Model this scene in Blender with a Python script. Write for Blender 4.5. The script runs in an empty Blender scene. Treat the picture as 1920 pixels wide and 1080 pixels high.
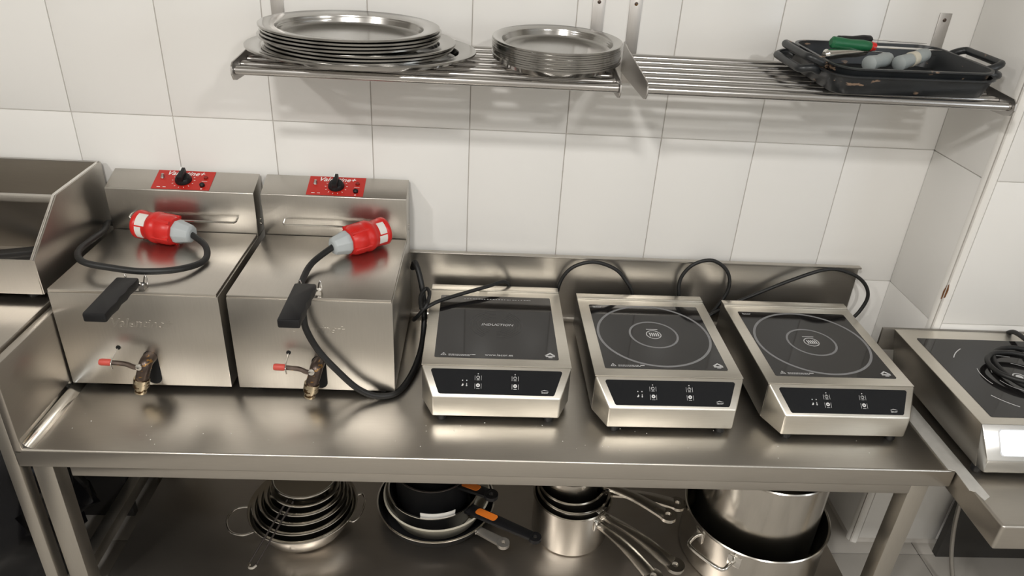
import bpy, bmesh, math, random
from mathutils import Vector, Matrix
random.seed(7)
scene = bpy.context.scene
C = scene.collection
R = math.radians

# ------------------------------------------------------------------ camera
cam_d = bpy.data.cameras.new('camera')
cam = bpy.data.objects.new('camera', cam_d); C.objects.link(cam)
cam_d.sensor_fit = 'HORIZONTAL'; cam_d.sensor_width = 36.0
cam_d.lens = 1367.07 / 1920 * 36.0
cam_d.clip_start = 0.02
right = Vector((0.9983169, -0.02494626, 0.05235502))
upv = Vector((-0.03410231, 0.47767543, 0.87787426))
fwd = Vector((0.04690838, 0.87818214, -0.47602073))
cam.matrix_world = Matrix(((right.x, upv.x, -fwd.x, -0.02647), (right.y, upv.y, -fwd.y, -1.73449),
                           (right.z, upv.z, -fwd.z, 1.63818), (0, 0, 0, 1)))
scene.camera = cam

# ------------------------------------------------------------------ world, lights, exposure
world = bpy.data.worlds.new('world'); scene.world = world
world.use_nodes = True
world.node_tree.nodes['Background'].inputs[0].default_value = (0.5, 0.48, 0.45, 1)
world.node_tree.nodes['Background'].inputs[1].default_value = 0.15
scene.view_settings.view_transform = 'Standard'
scene.view_settings.look = 'None'
scene.view_settings.gamma = 1.0
scene.view_settings.use_curve_mapping = False
scene.view_settings.exposure = -0.21
CEIL = 2.55
LAMPS = [(-0.45, -2.0, 36.0), (0.95, -2.6, 34.0), (-1.75, -2.2, 30.0)]

# ------------------------------------------------------------------ materials
def new_mat(name):
    m = bpy.data.materials.new(name); m.use_nodes = True
    return m, m.node_tree, m.node_tree.nodes['Principled BSDF']

def plain(name, col, rough=0.5, metal=0.0, spec=0.5, var=0.0, scale=8.0, bump=0.0, coat=0.0):
    m, nt, b = new_mat(name)
    b.inputs['Base Color'].default_value = (*col, 1)
    b.inputs['Roughness'].default_value = rough
    b.inputs['Metallic'].default_value = metal
    b.inputs['Specular IOR Level'].default_value = spec
    b.inputs['Coat Weight'].default_value = coat
    if var or bump:
        tc = nt.nodes.new('ShaderNodeTexCoord')
        n = nt.nodes.new('ShaderNodeTexNoise'); n.inputs['Scale'].default_value = scale
        n.inputs['Detail'].default_value = 5
        nt.links.new(tc.outputs['Object'], n.inputs['Vector'])
        if var:
            mx = nt.nodes.new('ShaderNodeMix'); mx.data_type = 'RGBA'
            mx.inputs[6].default_value = (*[c * (1 - var) for c in col], 1)
            mx.inputs[7].default_value = (*[min(1, c * (1 + var)) for c in col], 1)
            nt.links.new(n.outputs['Fac'], mx.inputs[0]); nt.links.new(mx.outputs[2], b.inputs['Base Color'])
        if bump:
            bp = nt.nodes.new('ShaderNodeBump'); bp.inputs['Strength'].default_value = bump
            bp.inputs['Distance'].default_value = 0.001
            nt.links.new(n.outputs['Fac'], bp.inputs['Height']); nt.links.new(bp.outputs[0], b.inputs['Normal'])
    return m

def steel(name, col, r0, r1, stretch=(2, 60, 60), smudge=4.0, bump=0.025, aniso=0.0):
    """brushed stainless steel: fine lines along one axis plus smudges in the gloss"""
    m, nt, b = new_mat(name)
    b.inputs['Metallic'].default_value = 1.0
    tc = nt.nodes.new('ShaderNodeTexCoord')
    mp = nt.nodes.new('ShaderNodeMapping'); mp.inputs['Scale'].default_value = stretch
    nt.links.new(tc.outputs['Object'], mp.inputs['Vector'])
    n = nt.nodes.new('ShaderNodeTexNoise'); n.inputs['Scale'].default_value = 9.0; n.inputs['Detail'].default_value = 4
    nt.links.new(mp.outputs[0], n.inputs['Vector'])
    s = nt.nodes.new('ShaderNodeTexNoise'); s.inputs['Scale'].default_value = smudge; s.inputs['Detail'].default_value = 3
    s.inputs['Roughness'].default_value = 0.5
    nt.links.new(tc.outputs['Object'], s.inputs['Vector'])
    mr = nt.nodes.new('ShaderNodeMapRange')
    mr.inputs[1].default_value = 0.2; mr.inputs[2].default_value = 0.8
    mr.inputs[3].default_value = r0; mr.inputs[4].default_value = r1
    nt.links.new(s.outputs['Fac'], mr.inputs[0]); nt.links.new(mr.outputs[0], b.inputs['Roughness'])
    mx = nt.nodes.new('ShaderNodeMix'); mx.data_type = 'RGBA'
    mx.inputs[6].default_value = (*[c * 0.88 for c in col], 1)
    mx.inputs[7].default_value = (*[min(1, c * 1.1) for c in col], 1)
    ad = nt.nodes.new('ShaderNodeMath'); ad.operation = 'ADD'
    h = nt.nodes.new('ShaderNodeMath'); h.operation = 'MULTIPLY'; h.inputs[1].default_value = 0.5
    h2 = nt.nodes.new('ShaderNodeMath'); h2.operation = 'MULTIPLY'; h2.inputs[1].default_value = 0.5
    nt.links.new(n.outputs['Fac'], h.inputs[0]); nt.links.new(s.outputs['Fac'], h2.inputs[0])
    nt.links.new(h.outputs[0], ad.inputs[0]); nt.links.new(h2.outputs[0], ad.inputs[1])
    nt.links.new(ad.outputs[0], mx.inputs[0]); nt.links.new(mx.outputs[2], b.inputs['Base Color'])
    bp = nt.nodes.new('ShaderNodeBump'); bp.inputs['Strength'].default_value = bump; bp.inputs['Distance'].default_value = 0.0006
    nt.links.new(n.outputs['Fac'], bp.inputs['Height']); nt.links.new(bp.outputs[0], b.inputs['Normal'])
    return m

M = {}
M['tile'] = plain('white_wall_tile', (0.83, 0.815, 0.785), 0.30, spec=0.4, var=0.02, scale=3, bump=0.02)
M['grout'] = plain('grey_grout', (0.60, 0.57, 0.53), 0.9, var=0.2, scale=20)
M['bead'] = plain('white_corner_bead', (0.84, 0.82, 0.78), 0.35)
M['burn'] = plain('burnt_brown', (0.16, 0.06, 0.015), 0.7, var=0.5, scale=90)
M['floor_tile'] = plain('grey_floor_tile', (0.40, 0.375, 0.34), 0.5, var=0.12, scale=6)
M['floor_grout'] = plain('dark_floor_grout', (0.06, 0.055, 0.05), 0.9)
M['ceiling'] = plain('white_ceiling', (0.80, 0.78, 0.75), 0.9)
M['far_wall'] = plain('beige_far_wall', (0.55, 0.53, 0.495), 0.6)
M['far_unit'] = plain('dark_far_unit', (0.12, 0.11, 0.10), 0.5)
M['table'] = steel('table_steel', (0.52, 0.49, 0.445), 0.29, 0.38, (2.5, 60, 60), 5)
M['tableY'] = steel('table_steel_cross', (0.50, 0.465, 0.42), 0.29, 0.38, (60, 2.5, 60), 5)
M['leg'] = steel('leg_steel', (0.56, 0.53, 0.48), 0.3, 0.42, (60, 60, 2.5), 6)
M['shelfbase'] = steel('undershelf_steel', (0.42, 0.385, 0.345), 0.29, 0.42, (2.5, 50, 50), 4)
M['fryer'] = steel('fryer_steel', (0.53, 0.505, 0.465), 0.29, 0.37, (60, 60, 3), 7)
M['fryerlid'] = steel('fryer_lid_steel', (0.58, 0.55, 0.505), 0.285, 0.36, (60, 3, 60), 9)
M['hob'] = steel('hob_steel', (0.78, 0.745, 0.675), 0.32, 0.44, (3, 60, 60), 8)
M['hobshade'] = steel('hob_steel_shaded', (0.30, 0.285, 0.262), 0.32, 0.42, (60, 3, 60), 6)  # shaded copy of the hob steel, dark reflections put into its colour
M['pot'] = steel('pot_steel', (0.60, 0.57, 0.52), 0.15, 0.25, (40, 40, 3), 6, 0.04)
M['platter'] = steel('platter_steel', (0.43, 0.42, 0.40), 0.14, 0.25, (6, 6, 6), 6, 0.0)
M['tube'] = steel('shelf_tube_steel', (0.52, 0.505, 0.49), 0.19, 0.25, (1, 8, 8), 3, 0.0)
M['bracket'] = steel('bracket_steel', (0.50, 0.48, 0.46), 0.32, 0.45, (40, 40, 3), 9)
M['chrome'] = plain('bright_wire', (0.78, 0.76, 0.72), 0.14, 1.0)
M['darkwire'] = plain('dark_wire', (0.07, 0.06, 0.055), 0.35, 0.6)
M['glass'] = plain('black_ceramic_glass', (0.012, 0.011, 0.011), 0.07, spec=0.5)
M['panel'] = plain('black_control_film', (0.008, 0.009, 0.011), 0.16, spec=0.4)
M['print'] = plain('grey_white_print', (0.62, 0.62, 0.62), 0.5)
M['ring'] = plain('grey_ring_print', (0.23, 0.23, 0.235), 0.5, var=0.15, scale=60)
M['ringdim'] = plain('dim_ring_print', (0.06, 0.06, 0.06), 0.45)
M['black'] = plain('black_plastic', (0.007, 0.007, 0.008), 0.45, spec=0.35)
M['rubber'] = plain('black_rubber_cable', (0.009, 0.009, 0.009), 0.5, var=0.2, scale=40)
M['hole'] = plain('black_hole', (0.004, 0.004, 0.004), 0.9)
M['red'] = plain('red_plastic', (0.60, 0.018, 0.014), 0.33)
M['redfilm'] = plain('red_control_film', (0.50, 0.02, 0.012), 0.4)
M['reddot'] = plain('dark_red_lamp', (0.22, 0.01, 0.005), 0.25)
M['redgrip'] = plain('faded_red_grip', (0.52, 0.07, 0.05), 0.5)
M['grey'] = plain('grey_plastic', (0.42, 0.45, 0.46), 0.45)
M['white'] = plain('white_print', (0.85, 0.85, 0.83), 0.5)
M['paper'] = plain('white_paper_label', (0.74, 0.72, 0.68), 0.7, var=0.1, scale=60)
M['brass'] = plain('worn_brass', (0.55, 0.47, 0.34), 0.35, 1.0, var=0.35, scale=90)
M['greasy'] = plain('greasy_brown_metal', (0.085, 0.062, 0.05), 0.35, 0.7, var=0.5, scale=70)
M['enamel'] = plain('black_enamel', (0.018, 0.02, 0.022), 0.34, var=0.5, scale=25, bump=0.1)
def flecks(m, col, scale, lo):
    nt = m.node_tree; b = nt.nodes['Principled BSDF']
    old = b.inputs['Base Color'].links[0].from_socket
    tc = nt.nodes.new('ShaderNodeTexCoord'); n = nt.nodes.new('ShaderNodeTexNoise'); n.inputs['Scale'].default_value = scale; n.inputs['Detail'].default_value = 6
    mp = nt.nodes.new('ShaderNodeMapping'); mp.inputs['Scale'].default_value = (1, 1, 2.5)
    nt.links.new(tc.outputs['Object'], mp.inputs[0]); nt.links.new(mp.outputs[0], n.inputs['Vector'])
    mr = nt.nodes.new('ShaderNodeMapRange'); mr.inputs[1].default_value = lo; mr.inputs[2].default_value = lo + 0.03
    nt.links.new(n.outputs['Fac'], mr.inputs[0])
    mx = nt.nodes.new('ShaderNodeMix'); mx.data_type = 'RGBA'; mx.inputs[7].default_value = (*col, 1)
    nt.links.new(mr.outputs[0], mx.inputs[0]); nt.links.new(old, mx.inputs[6]); nt.links.new(mx.outputs[2], b.inputs['Base Color'])
flecks(M['enamel'], (0.28, 0.19, 0.13), 26, 0.66)
flecks(M['brass'], (0.10, 0.06, 0.03), 60, 0.52)
flecks(M['greasy'], (0.32, 0.17, 0.05), 50, 0.60)
M['nonstick'] = plain('black_nonstick', (0.013, 0.013, 0.014), 0.32)
M['cream'] = plain('cream_enamel', (0.60, 0.56, 0.46), 0.35, var=0.15, scale=30)
M['orange'] = plain('orange_insert', (0.80, 0.20, 0.02), 0.45)
M['green'] = plain('green_handle', (0.012, 0.13, 0.05), 0.45)
M['blobgrey'] = plain('grey_soft_plastic', (0.33, 0.36, 0.36), 0.5, var=0.15, scale=30)
M['bag'] = plain('black_bin_bag', (0.004, 0.004, 0.005), 0.26, spec=0.22, bump=0.3, scale=25)
M['tape'] = plain('silver_tape', (0.62, 0.605, 0.57), 0.45, 0.3, var=0.15, scale=40)
M['shade_bars'] = plain('shade_and_dark_bars', (0.03, 0.028, 0.026), 0.5)  # near-black: shade under the counters put into the colour, also the box bars
M['hose'] = plain('braided_hose', (0.35, 0.33, 0.30), 0.35, 0.7)
M['alu'] = plain('polished_aluminium', (0.85, 0.85, 0.84), 0.22, 1.0)
def emis(name, col, s):
    m, nt, b = new_mat(name)
    b.inputs['Base Color'].default_value = (*col, 1)
    b.inputs['Emission Color'].default_value = (*col, 1); b.inputs['Emission Strength'].default_value = s
    return m
M['daylight'] = emis('daylight_pane', (0.86, 0.93, 1.0), 5.0)
M['lamp'] = emis('lamp_diffuser', (1, 0.95, 0.86), 3.0)

# ------------------------------------------------------------------ mesh builder
OFF = {}
class MB:
    def __init__(s): s.v = []; s.f = []
    def add(s, v, f):
        b = len(s.v); s.v += [Vector(p) for p in v]; s.f += [tuple(i + b for i in q) for q in f]; return s
    def box(s, x0, x1, y0, y1, z0, z1):
        return s.add([(x0, y0, z0), (x1, y0, z0), (x1, y1, z0), (x0, y1, z0), (x0, y0, z1), (x1, y0, z1), (x1, y1, z1), (x0, y1, z1)],
                     [(3, 2, 1, 0), (4, 5, 6, 7), (0, 1, 5, 4), (1, 2, 6, 5), (2, 3, 7, 6), (3, 0, 4, 7)])
    def prism(s, poly, d, axis='z'):
        """poly of 2-D points extruded between d[0] and d[1] along axis"""
        n = len(poly)
        def P(u, v, w): return {'z': (u, v, w), 'x': (w, u, v), 'y': (u, w, v)}[axis]
        v = [P(u, w, d[0]) for u, w in poly] + [P(u, w, d[1]) for u, w in poly]
        f = [tuple(range(n))[::-1], tuple(range(n, 2 * n))] + [(i, (i + 1) % n, n + (i + 1) % n, n + i) for i in range(n)]
        return s.add(v, f)
    def lathe(s, prof, a, b=None, c=(0, 0, 0), seg=56):
        """prof: (inset from the outer edge, z); elliptic when b is given; open ends capped"""
        b = a if b is None else b
        v = []; f = []
        for d, z in prof:
            for k in range(seg):
                t = 2 * math.pi * k / seg
                v.append((c[0] + (a - d) * math.cos(t), c[1] + (b - d) * math.sin(t), c[2] + z))
        for j in range(len(prof) - 1):
            for k in range(seg):
                k2 = (k + 1) % seg
                f.append((j * seg + k, j * seg + k2, (j + 1) * seg + k2, (j + 1) * seg + k))
        f.append(tuple(range(seg))[::-1]); L = (len(prof) - 1) * seg
        f.append(tuple(range(L, L + seg)))
        return s.add(v, f)
    def rev(s, prof, p0, axis, seg=28):
        """surface of revolution: prof (radius, distance along axis) from p0"""
        ax = Vector(axis).normalized(); t = Vector((0, 0, 1)) if abs(ax.z) < 0.9 else Vector((1, 0, 0))
        u = ax.cross(t).normalized(); w = ax.cross(u)
        v = []; f = []
        for r, d in prof:
            for k in range(seg):
                a = 2 * math.pi * k / seg
                v.append(Vector(p0) + ax * d + (u * math.cos(a) + w * math.sin(a)) * r)
        for j in range(len(prof) - 1):
            for k in range(seg):
                k2 = (k + 1) % seg
                f.append((j * seg + k, j * seg + k2, (j + 1) * seg + k2, (j + 1) * seg + k))
        f.append(tuple(range(seg))); L = (len(prof) - 1) * seg
        f.append(tuple(range(L, L + seg))[::-1])
        return s.add(v, f)
    def tube(s, pts, r, seg=10, smooth=6, closed=False):
        pts = [Vector(p) for p in pts]
        if smooth and len(pts) > 2:
            q = []
            n = len(pts)
            for i in range(n if closed else n - 1):
                if closed: p0, p1, p2, p3 = pts[i - 1], pts[i], pts[(i + 1) % n], pts[(i + 2) % n]
                else: p0, p1, p2, p3 = pts[max(i - 1, 0)], pts[i], pts[i + 1], pts[min(i + 2, n - 1)]
                for k in range(smooth):
                    t = k / smooth
                    q.append(0.5 * ((2 * p1) + (p2 - p0) * t + (2 * p0 - 5 * p1 + 4 * p2 - p3) * t * t + (3 * p1 - p0 - 3 * p2 + p3) * t ** 3))
            if not closed: q.append(pts[-1])
            pts = q
        n = len(pts); v = []; f = []; u = None
        for i in range(n):
            if closed: d = pts[(i + 1) % n] - pts[i - 1]
            else: d = pts[min(i + 1, n - 1)] - pts[max(i - 1, 0)]
            d.normalize()
            if u is None:
                u = d.cross(Vector((0, 0, 1)) if abs(d.z) < 0.9 else Vector((1, 0, 0))).normalized()
            else:
                u = (u - d * u.dot(d)).normalized()
            w = d.cross(u)
            rr = r[i * len(r) // n] if isinstance(r, (list, tuple)) else r
            for k in range(seg):
                a = 2 * math.pi * k / seg
                v.append(pts[i] + (u * math.cos(a) + w * math.sin(a)) * rr)
        for i in range(n if closed else n - 1):
            i2 = (i + 1) % n
            for k in range(seg):
                k2 = (k + 1) % seg
                f.append((i * seg + k, i * seg + k2, i2 * seg + k2, i2 * seg + k))
        if not closed:
            f.append(tuple(range(seg))[::-1]); f.append(tuple(range((n - 1) * seg, n * seg)))
        return s.add(v, f)
    def ring(s, r0, r1, z0, z1, c=(0, 0), seg=56, a0=0.0, a1=360.0):
        full = abs(a1 - a0) >= 359.9
        n = seg if full else seg + 1
        v = []; f = []
        for k in range(n):
            a = R(a0 + (a1 - a0) * k / seg)
            for r, z in ((r0, z0), (r1, z0), (r1, z1), (r0, z1)):
                v.append((c[0] + r * math.cos(a), c[1] + r * math.sin(a), z))
        for k in range(seg):
            i = 4 * k; j = 4 * ((k + 1) % n)
            for q in range(4):
                f.append((i + q, j + q, j + (q + 1) % 4, i + (q + 1) % 4))
        if not full: f += [(0, 1, 2, 3), (4 * seg + 3, 4 * seg + 2, 4 * seg + 1, 4 * seg)]
        return s.add(v, f)
    def loft(s, loops):
        n = len(loops[0]); v = [p for l in loops for p in l]
        f = [tuple(range(n))[::-1]]
        for j in range(len(loops) - 1):
            for k in range(n):
                k2 = (k + 1) % n
                f.append((j * n + k, j * n + k2, (j + 1) * n + k2, (j + 1) * n + k))
        L = (len(loops) - 1) * n; f.append(tuple(range(L, L + n)))
        return s.add(v, f)
    def text(s, body, size, shear=0.0, h=0.0004, at=(0, 0, 0), align='CENTER', bold=0.0):
        cu = bpy.data.curves.new('t', 'FONT'); cu.body = body; cu.size = size; cu.shear = shear
        cu.extrude = h; cu.align_x = align; cu.resolution_u = 2; cu.offset = bold
        o = bpy.data.objects.new('t', cu)
        me = bpy.data.meshes.new_from_object(o)
        s.add([Vector(p.co) + Vector(at) for p in me.vertices], [tuple(p.vertices) for p in me.polygons])
        bpy.data.objects.remove(o); bpy.data.curves.remove(cu); bpy.data.meshes.remove(me)
        return s
    def tf(s, mat):
        s.v = [mat @ p for p in s.v]; return s
    def move(s, d):
        d = Vector(d); s.v = [p + d for p in s.v]; return s
    def build(s, name, mat, parent=None, world=False, bevel=0.0, smooth=40, bseg=2, loc=None):
        me = bpy.data.meshes.new(name)
        off = Vector((0, 0, 0))
        if parent is not None and world: off = OFF[parent.name]
        if loc is not None: off = Vector(loc)
        me.from_pydata([tuple(p - off) for p in s.v], [], s.f)
        bm = bmesh.new(); bm.from_mesh(me)
        bmesh.ops.recalc_face_normals(bm, faces=bm.faces)
        if bevel:
            ed = [e for e in bm.edges if len(e.link_faces) == 2 and e.calc_face_angle(0) > 0.5]
            bmesh.ops.bevel(bm, geom=ed, offset=bevel, segments=bseg, affect='EDGES', clamp_overlap=True, profile=0.5)
        bm.to_mesh(me); bm.free()
        me.polygons.foreach_set('use_smooth', [True] * len(me.polygons))
        me.set_sharp_from_angle(angle=R(smooth))
        me.materials.append(mat)
        o = bpy.data.objects.new(name, me); C.objects.link(o)
        if parent is not None: o.parent = parent; OFF[o.name] = OFF.get(parent.name, Vector((0, 0, 0)))
        if loc is not None: o.location = loc; OFF[o.name] = Vector(loc)
        OFF.setdefault(o.name, Vector((0, 0, 0)))
        return o

def tag(o, label=None, cat=None, group=None, kind=None):
    if label: o['label'] = label
    if cat: o['category'] = cat
    if group: o['group'] = group
    if kind: o['kind'] = kind
    return o
def thing(name, label, cat, loc=(0, 0, 0), rz=0.0, group=None):
    o = bpy.data.objects.new(name, None); C.objects.link(o)
    o.location = loc; o.rotation_euler = (0, 0, rz); o.empty_display_size = 0.05
    OFF[o.name] = Vector(loc)
    return tag(o, label, cat, group)
def dup(o, parent, loc):
    c = o.copy(); C.objects.link(c); c.parent = parent; c.location = loc
    return c
def frame(o, X, Y):
    X = Vector(X).normalized(); Y = Vector(Y).normalized(); Z = X.cross(Y)
    return Matrix(((X.x, Y.x, Z.x, o[0]), (X.y, Y.y, Z.y, o[1]), (X.z, Y.z, Z.z, o[2]), (0, 0, 0, 1)))
def rrect(x0, x1, y0, y1, r, z, n=5):
    p = []
    for cx, cy, a in ((x1 - r, y1 - r, 0), (x0 + r, y1 - r, 90), (x0 + r, y0 + r, 180), (x1 - r, y0 + r, 270)):
        for k in range(n + 1):
            t = R(a + 90 * k / n); p.append((cx + r * math.cos(t), cy + r * math.sin(t), z))
    return p

ZT = 0.615            # table top
# ================================================================== THE ROOM
TW, TH, X0, Z1, XC, YC = 0.2348, 0.3702, -0.9984, 1.1297, 1.0977, -0.222
g = 0.0010
def tile_mesh(w, h): return MB().box(-w / 2, w / 2, 0, 0.008, -h / 2, h / 2)
wall = tag(MB().box(-2.65, XC + 0.1, 0.0035, 0.12, 0, CEIL).build('wall_back', M['grout']), kind='structure')
rows = [(Z1 + k * TH, Z1 + (k + 1) * TH) for k in range(-3, 4)]
rows = [(max(a, 0.0), min(b, CEIL)) for a, b in rows]
rows.insert(0, (0.0, rows[0][0]))
protos = {}
def place_tile(parent, w, h, loc, rz=0.0):
    key = (round(w, 4), round(h, 4))
    if key not in protos:
        o = tile_mesh(w, h).build('tile', M['tile'], parent, bevel=0.0012)
        protos[key] = o; o.parent = parent; o.location = loc; o.rotation_euler = (0, 0, rz)
        return o
    o = protos[key].copy(); C.objects.link(o); o.parent = parent; o.location = loc; o.rotation_euler = (0, 0, rz)
    return o
for a, b in rows:
    if b - a < 0.03: continue
    for i in range(-7, 9):
        xa, xb = X0 + i * TW, X0 + (i + 1) * TW
        place_tile(wall, TW - 2 * g, b - a - 2 * g, ((xa + xb) / 2, 0, (a + b) / 2))
    xa = X0 + 9 * TW
# narrow cut tiles by the corner are covered by the last full column
ret = tag(MB().box(XC + 0.0035, XC + 0.1, YC + 0.004, 0.0, 0, CEIL).build('wall_return', M['grout']), kind='structure')
for a, b in rows:
    if b - a < 0.03: continue
    w = -YC - 0.02
    place_tile(ret, w - 2 * g, b - a - 2 * g, (XC, -w / 2 - 0.0005, (a + b) / 2), R(-90))
wr = tag(MB().box(XC + 0.02, 2.65, YC + 0.0035, YC + 0.1, 0, CEIL).build('wall_right_front', M['grout']), kind='structure')
for a, b in rows:
    if b - a < 0.03: continue
    for i in range(6):
        xa = XC + 0.0225 + i * TW
        place_tile(wr, TW - 2 * g, b - a - 2 * g, (xa + TW / 2, YC, (a + b) / 2))
bead = MB()
prof = [(XC + 0.021, YC - 0.0005), (XC + 0.021, YC + 0.02), (XC - 0.0005, YC + 0.021)]
prof += [(XC + 0.0205 - 0.021 * math.cos(R(90 * k / 8)), YC + 0.0205 - 0.021 * math.sin(R(90 * k / 8))) for k in range(9)]
bead.prism(prof, (0, CEIL))
bd = tag(bead.build('trim_1', M['bead']), kind='structure')
mk = [(-0.004, -0.022), (0.004, -0.014), (0.005, 0.006), (0.002, 0.021), (-0.002, 0.018), (-0.005, 0.0)]
MB().prism(mk, (0, 0.0012), 'y').tf(Matrix.Translation((XC + 0.0045, YC + 0.0045, 0.846)) @ Matrix.Rotation(R(-45), 4, 'Z')).build('burn_mark', M['burn'], bd)

fl = tag(MB().box(-2.65, 2.65, -3.5, 0.12, -0.06, -0.004).build('floor', M['floor_grout']), kind='structure')
fp = None
for i in range(-8, 8):
    for j in range(0, 10):
        xa, yb = 1.29 + (i - 0) * 0.333, -0.262 - (j - 1) * 0.333
        if xa + 0.333 > 2.65 or xa < -2.65 or yb - 0.333 < -3.5: continue
        if fp is None:
            fp = MB().box(-0.165, 0.165, -0.165, 0.165, -0.008, 0).build('floor_tile', M['floor_tile'], fl, bevel=0.0015)
            o = fp
        else:
            o = fp.copy(); C.objects.link(o); o.parent = fl
        o.location = (xa + 0.1665, yb - 0.1665, 0)
tag(MB().box(-2.65, 2.65, -3.5, 0.12, CEIL, CEIL + 0.08).build('ceiling', M['ceiling']), kind='structure')
tag(MB().box(-2.73, -2.65, -3.5, 0.12, 0, CEIL).build('wall_left', M['far_wall']), kind='structure')
tag(MB().box(2.65, 2.73, -3.5, 0.12, 0, CEIL).build('wall_right', M['far_wall']), kind='structure')
tag(MB().box(-2.73, 2.73, -3.58, -3.5, 0, CEIL).build('wall_opposite', M['far_wall']), kind='structure')

wn = thing('window_1', None, None, (2.645, -2.2, 1.25)); wn['kind'] = 'structure'
for y0, y1, z0, z1 in ((-2.75, -1.65, 1.25, 1.30), (-2.75, -1.65, 2.20, 2.25), (-2.75, -2.70, 1.30, 2.20), (-1.70, -1.65, 1.30, 2.20), (-2.22, -2.18, 1.30, 2.20)):
    MB().box(2.62, 2.6495, y0, y1, z0, z1).build('window_frame', M['white'], wn, True, bevel=0.003)
for y0, y1 in ((-2.70, -2.22), (-2.18, -1.70)):
    MB().box(2.635, 2.6485, y0, y1, 1.30, 2.20).build('pane', M['daylight'], wn, True)
for i, (lx, ly, pw) in enumerate(LAMPS):
    lt = thing('ceiling_light', ['square ceiling light above the fryers', 'square ceiling light above the hobs', 'square ceiling light towards the left wall'][i], 'lamp', (lx, ly, CEIL), group='square ceiling lights')
    hsg = MB()
    for x0, x1, y0, y1 in ((-.11, .11, -.11, -.09), (-.11, .11, .09, .11), (-.11, -.09, -.09, .09), (.09, .11, -.09, .09)):
        hsg.box(x0, x1, y0, y1, -0.035, 0)
    hsg.build('frame', M['white'], lt)
    MB().box(-.09, .09, -.09, .09, -0.012, -0.004).build('diffuser', M['lamp'], lt)
    ld = bpy.data.lights.new('lamp_light', 'AREA'); ld.shape = 'SQUARE'; ld.size = 0.17
    ld.energy = pw; ld.color = (1.0, 0.978, 0.942)
    lo = bpy.data.objects.new('lamp_light', ld); C.objects.link(lo); lo.parent = lt; lo.location = (0, 0, -0.04)

# ================================================================== STEEL TABLE
XL, XR, YF = -0.9212, 0.9975, -0.591
tb = thing('steel_table', 'long low stainless steel work table carrying the fryers and three hobs', 'table', (0.04, -0.3, 0))
MB().box(XL - 0.018, XR, YF, -0.012, ZT - 0.046, ZT).build('worktop', M['table'], tb, True, bevel=0.005, bseg=3)
MB().prism([(-0.0125, ZT), (-0.0125, ZT + 0.1945), (-0.028, ZT + 0.1945), (-0.028, ZT + 0.190), (-0.0150, ZT + 0.188), (-0.0160, ZT + 0.02), (-0.018, ZT + 0.008), (-0.0225, ZT + 0.003), (-0.03, ZT + 0.0004)],
           (XL, XR - 0.004), 'x').build('upstand', M['table'], tb, True, bevel=0.001, bseg=1)
MB().prism([(XL - 0.018, ZT - 0.01), (XL, ZT - 0.01), (XL, ZT + 0.1945), (XL - 0.018, ZT + 0.1945)], (YF, -0.03), 'y').build('side_upstand', M['tableY'], tb, True, bevel=0.003)
cv = [(XL, ZT)] + [(XL + 0.022 - 0.022 * math.sin(R(90 * k / 6)), ZT + 0.022 - 0.022 * math.cos(R(90 * k / 6))) for k in range(7)]
cv = [(XL - 0.001, ZT - 0.001), (XL + 0.022, ZT - 0.001)] + [(XL + 0.022 - 0.022 * math.sin(R(15 * k)), ZT + 0.0225 - 0.022 * math.cos(R(15 * k))) for k in range(7)]
MB().prism(cv, (YF + 0.004, -0.03), 'y').build('cove', M['chrome'], tb, True)
MB().box(XL + 0.075, XR - 0.075, YF + 0.012, YF + 0.042, ZT - 0.078, ZT - 0.0485).build('front_rail', M['table'], tb, True, bevel=0.002)
MB().box(XL + 0.075, XR - 0.075, -0.06, -0.03, ZT - 0.078, ZT - 0.0465).build('rear_rail', M['table'], tb, True, bevel=0.002)
for x in (-0.926, 0.926):
    MB().box(x, x + 0.041, -0.53, -0.06, ZT - 0.078, ZT - 0.0465).build('side_rail', M['leg'], tb, True, bevel=0.002)
    for y in (-0.572, -0.071):
        MB().box(x, x + 0.041, y, y + 0.041, 0.012, ZT - 0.0465).build('leg', M['leg'], tb, True, bevel=0.002)
        MB().rev([(0.014, 0), (0.014, 0.012)], (x + 0.02, y + 0.02, 0), (0, 0, 1), 14).build('foot', M['black'], tb, True)
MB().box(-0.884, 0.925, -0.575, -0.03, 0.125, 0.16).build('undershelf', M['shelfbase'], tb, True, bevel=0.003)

# ================================================================== LEFT COUNTER, CHIP BOX, BIN BAG
CZ = 0.815
lc = thing('left_counter', 'stainless steel counter beside the left fryer, carrying the open steel box', 'counter', (-1.6, -0.3, 0))
MB().box(-2.5, -0.9445, -0.56, -0.012, CZ - 0.05, CZ).build('worktop', M['tableY'], lc, True, bevel=0.003)
for x in (-0.968, -2.45):
    for y in (-0.585, -0.06):
        MB().box(x, x + 0.026, y, y + 0.03, 0, CZ - 0.051 if y > -0.5 else CZ - 0.051).build('leg', M['leg'], lc, True, bevel=0.0015)
MB().box(-0.972, -0.94, -0.554, -0.062, 0.125, 0.165).build('bottom_rail', M['leg'], lc, True, bevel=0.0015)
MB().box(-2.45, -0.975, -0.20, -0.18, 0.03, CZ - 0.051).build('shade_panel', M['shade_bars'], lc, True)  # added dark sheet standing in for the shaded space under this counter

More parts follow.
